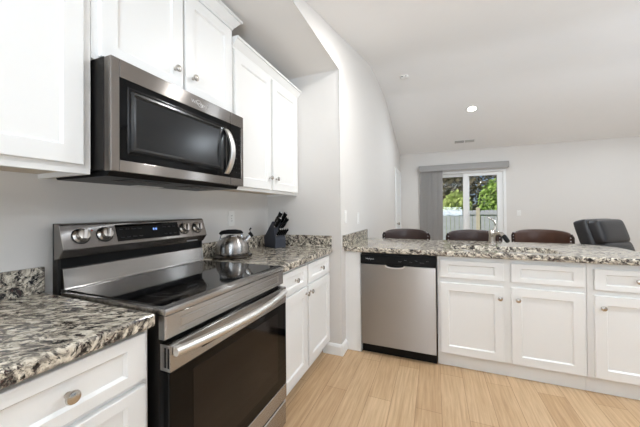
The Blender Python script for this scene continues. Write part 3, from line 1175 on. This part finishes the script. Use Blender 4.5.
# ------------------------------------------------------------------ blinds on the slider
t = thing('vertical_blinds', 'grey vertical blinds gathered left of the sliding door under a valance', 'blinds', (1.15, YF - .09, 2.08))
b = MB()
b.box((0, -.035, .02), (1.745, -.028, .145), .002)
b.box((0, -.035, .02), (.007, .085, .145), .002)
b.box((1.738, -.035, .02), (1.745, .085, .145), .002)
b.box((0, -.035, .138), (1.745, .085, .145), .002)
b.build('valance', 'blind', t)
MB().box((.03, .0, .085), (1.715, .045, .12), .003).build('head_rail', 'plate', t)
for i in range(8):
    x = .040 + .0605 * i
    b = MB()
    b.box((-.034, -.0008, -2.04), (.034, .0008, .08))
    b.bm.transform(Matrix.Translation((x, .022, 0)) @ Matrix.Rotation(R(-16 if i % 2 else -26), 4, 'Z'))
    b.build('slat', 'blind', t)

# ------------------------------------------------------------------ ceiling fixtures
def ceil_z(y):
    P = CE[:11]
    for (a, za), (c, zc) in zip(P, P[1:]):
        if a <= y <= c:
            return za + (zc - za) * (y - a) / (c - a), math.atan2(zc - za, c - a)


def recessed_light(label, x, y, watts, tint=(.82, .91, 1)):
    z, sl = ceil_z(y)
    t = thing('recessed_light', label, 'ceiling light', (x, y, z), 0, 'recessed ceiling lights')
    t.rotation_euler = (sl, 0, 0)
    MB().lathe([(.066, -.0035), (.098, -.004), (.102, -.0015), (.102, -.0006)], 36, cap=False).build('trim_ring', 'trim', t, smooth=True)
    MB().lathe([(.0659, -.0008), (.0659, -.0032), (.03, -.005), (.004, -.0055)], 36).build('lens', 'lens', t, smooth=True)
    l = bpy.data.lights.new('recessed_lamp', 'AREA')
    l.shape = 'DISK'
    l.size = .13
    l.energy = watts
    l.color = tint
    o = bpy.data.objects.new('recessed_lamp', l)
    col.objects.link(o)
    o.parent = t
    o.location = (0, 0, -.008)
    return t


recessed_light('lit recessed ceiling light on the far slope above the sliding door', 2.08, 4.75, 24)
for (x, y, wt, lb) in ((1.40, 1.27, 17, 'lit recessed ceiling light above the kitchen aisle by the partition'), (1.375, -1.25, 4.5, 'lit recessed ceiling light above the kitchen aisle near the camera'),
                       (3.6, 1.27, 27, 'lit recessed ceiling light over the dining side of the near slope'), (4.7, 4.75, 30, 'lit recessed ceiling light on the far slope toward the right wall'), (3.4, -.75, 7, 'lit recessed ceiling light over the back of the room')):
    recessed_light(lb, x, y, wt, (.96, .965, .97) if x < 2 else (.82, .91, 1))

x, y = 2.06, 5.85
z, sl = ceil_z(y)
t = thing('air_vent', 'white slotted air vent on the sloped ceiling near the far wall', 'vent', (x, y, z))
t.rotation_euler = (sl, 0, 0)
MB().box((-.20, -.065, -.008), (.20, .065, -.0008), .003).build('frame', 'trim', t)
for i in range(5):
    for s in (-1, 1):
        MB().box((s * .095 - .085, -.045 + .02 * i, -.0095), (s * .095 + .085, -.035 + .02 * i, -.0079)).build('slat', 'legend' if s < 0 else 'blind', t)
x, y = 1.10, 3.46
z, sl = ceil_z(y)
t = thing('smoke_detector', 'small round white smoke detector on the ceiling near the partition', 'smoke detector', (x, y, z - .001))
MB().lathe([(.058, 0), (.060, -.008), (.052, -.024), (.030, -.030), (.004, -.031)], 32).build('cover', 'plate', t, smooth=True)
MB().box((-.036, -.052, -.022), (.030, -.044, -.012), .002).build('sounder_slot', 'legend_dim', t)

# ------------------------------------------------------------------ outdoors
M['grass'] = mat('lawn', (120, 150, 80), .9, vary=.25, vscale=6)
M['patio'] = mat('concrete_patio', (196, 194, 190), .9, vary=.06, vscale=8)
M['fence'] = mat('weathered_fence', (186, 190, 196), .85, vary=.16, vscale=9)
M['post'] = mat('bleached_post', (206, 196, 176), .8, vary=.08)
M['leaf'] = mat('spring_leaves', (160, 192, 96), .7, vary=.4, vscale=3)
M['leaf2'] = mat('lime_leaves', (196, 212, 130), .7, vary=.35, vscale=3)
M['leafd'] = mat('dark_leaves', (112, 104, 78), .8, vary=.4, vscale=2)
M['bark'] = mat('grey_bark', (120, 110, 100), .9, vary=.2)
M['tan'] = mat('tan_siding', (214, 196, 160), .85, vary=.04)
struct(MB().box((-14, YF + .14, -.22), (20, 34, -.12)), 'ground', 'grass')
tag(MB().box((.2, YF + .142, -.119), (4.5, 8.4, -.06), .01).build('patio_slab', 'patio'), 'pale concrete patio slab outside the sliding door', 'patio')
tag(MB().box((1.32, 8.0, -.06), (1.46, 8.14, 2.6), .006).build('porch_post', 'trim'), 'white porch post seen through the left door pane', 'post')
# fence
YFN = 10.2
t = thing('fence', 'grey weathered board fence beyond the patio', 'fence', (.72, YFN, -.12))
for i in range(-3, 5):
    MB().box((i * 2.0 + .12 - .055, -.05, 0), (i * 2.0 + .12 + .055, .06, 1.42), .006).build('fence_post', 'post', t)
    q = MB()
    for k in range(14):
        x = i * 2.0 + .19 + k * .136
        q.box((x, .0, .03), (x + .125, .02, 1.33 + random.uniform(-.01, .01)))
    pn = q.build('board_panel', 'fence', t)
    r = MB()
    for z in (.25, 1.18):
        r.box((i * 2.0 + .176, -.04, z), (i * 2.0 + 2.06, -.001, z + .09), .004)
    r.build('rail', 'fence', pn)


def leaf_cloud(b, c, rad, n, size, rnd):
    for _ in range(n):
        while True:
            p = Vector((rnd.uniform(-1, 1), rnd.uniform(-1, 1), rnd.uniform(-1, 1)))
            if .25 < p.length < 1:
                break
        p = Vector((c[0] + p.x * rad[0], c[1] + p.y * rad[1], c[2] + p.z * rad[2]))
        a = Vector((rnd.gauss(0, 1), rnd.gauss(0, 1), rnd.gauss(0, 1))).normalized()
        u = a.orthogonal().normalized()
        v = a.cross(u)
        s = size * rnd.uniform(.6, 1.4)
        b.bm.faces.new([b.bm.verts.new(p + u * s), b.bm.verts.new(p + v * s * .45), b.bm.verts.new(p - u * s), b.bm.verts.new(p - v * s * .45)])


def shrub(label, x, y, h, wd, m, seed, group):
    rnd = random.Random(seed)
    t = thing('shrub', label, 'shrub', (x, y, -.12), 0, group)
    b = MB()
    leaf_cloud(b, (0, 0, h * .55), (wd, wd * .8, h * .5), 2200, .075, rnd)
    b.build('foliage', m, t)
    s = MB()
    for k in range(5):
        s.tube([(0, 0, 0), (rnd.uniform(-.3, .3) * wd, rnd.uniform(-.2, .2), h * .6)], [.025, .012], 6)
    s.build('stem', 'bark', t)


places = ['far left of the door view', 'behind the left door pane', 'behind the door meeting stile', 'middle of the right door pane', 'right of the pane middle', 'at the right door jamb', 'just past the right jamb']
for i, dx in enumerate((-2.6, -1.3, 0., 1.3, 2.6, 3.9, 5.2)):
    shrub('%s leafy shrub over the fence, %s' % (('bright green', 'lime green')[i % 2], places[i]), 1.0 + dx, 11.6 + .25 * (i % 2), 2.05 + .18 * ((i * 5) % 3), .62, ('leaf', 'leaf2')[i % 2], 30 + i, 'shrubs behind the fence')


def tree(label, x, y, h, wd, m, seed):
    rnd = random.Random(seed)
    t = thing('tree', label, 'tree', (x, y, -.12), 0, 'trees behind the shrubs')
    s = MB()
    s.tube([(0, 0, 0), (.1, 0, h * .4), (0, .1, h * .85)], [.17, .13, .05], 8)
    for k in range(7):
        a = rnd.uniform(0, 2 * PI)
        z = h * rnd.uniform(.3, .7)
        s.tube([(0, 0, z), (wd * .7 * math.cos(a), wd * .7 * math.sin(a), z + h * .2)], [.05, .015], 6)
    s.build('trunk', 'bark', t)
    b = MB()
    leaf_cloud(b, (0, 0, h * .55), (wd, wd, h * .47), 3200, .17, rnd)
    b.build('crown', m, t)


tree('dark brown-green tree behind the shrubs in the right door pane', 2.9, 17.5, 6.5, 2.2, 'leafd', 51)
tree('dark tree at the right jamb behind the shrubs', 7.2, 20.0, 7.0, 2.1, 'leafd', 52)
tree('dark tree standing farther back between the panes', 2.0, 23.5, 6.0, 1.9, 'leafd', 53)
# neighbouring house glimpsed through the left pane
t = thing('house', 'tan sided neighbouring house behind the left door pane', 'house', (-4.6, 24, -.12))
MB().box((-3.6, 0, 0), (3.6, 5, 4.6)).build('wall', 'tan', t)
MB().prism([(-4.0, 4.6), (0, 6.6), (4.0, 4.6)], 'y', -.4, 5.4).build('roof', 'bark', t)
for x in (-1.8, 1.8):
    f = MB().box((x - .5, -.04, 1.4), (x + .5, -.002, 2.9), .01).build('window', 'trim', t)
    MB().box((x - .42, -.05, 1.48), (x + .42, -.041, 2.82)).build('pane', 'blackglass', f)
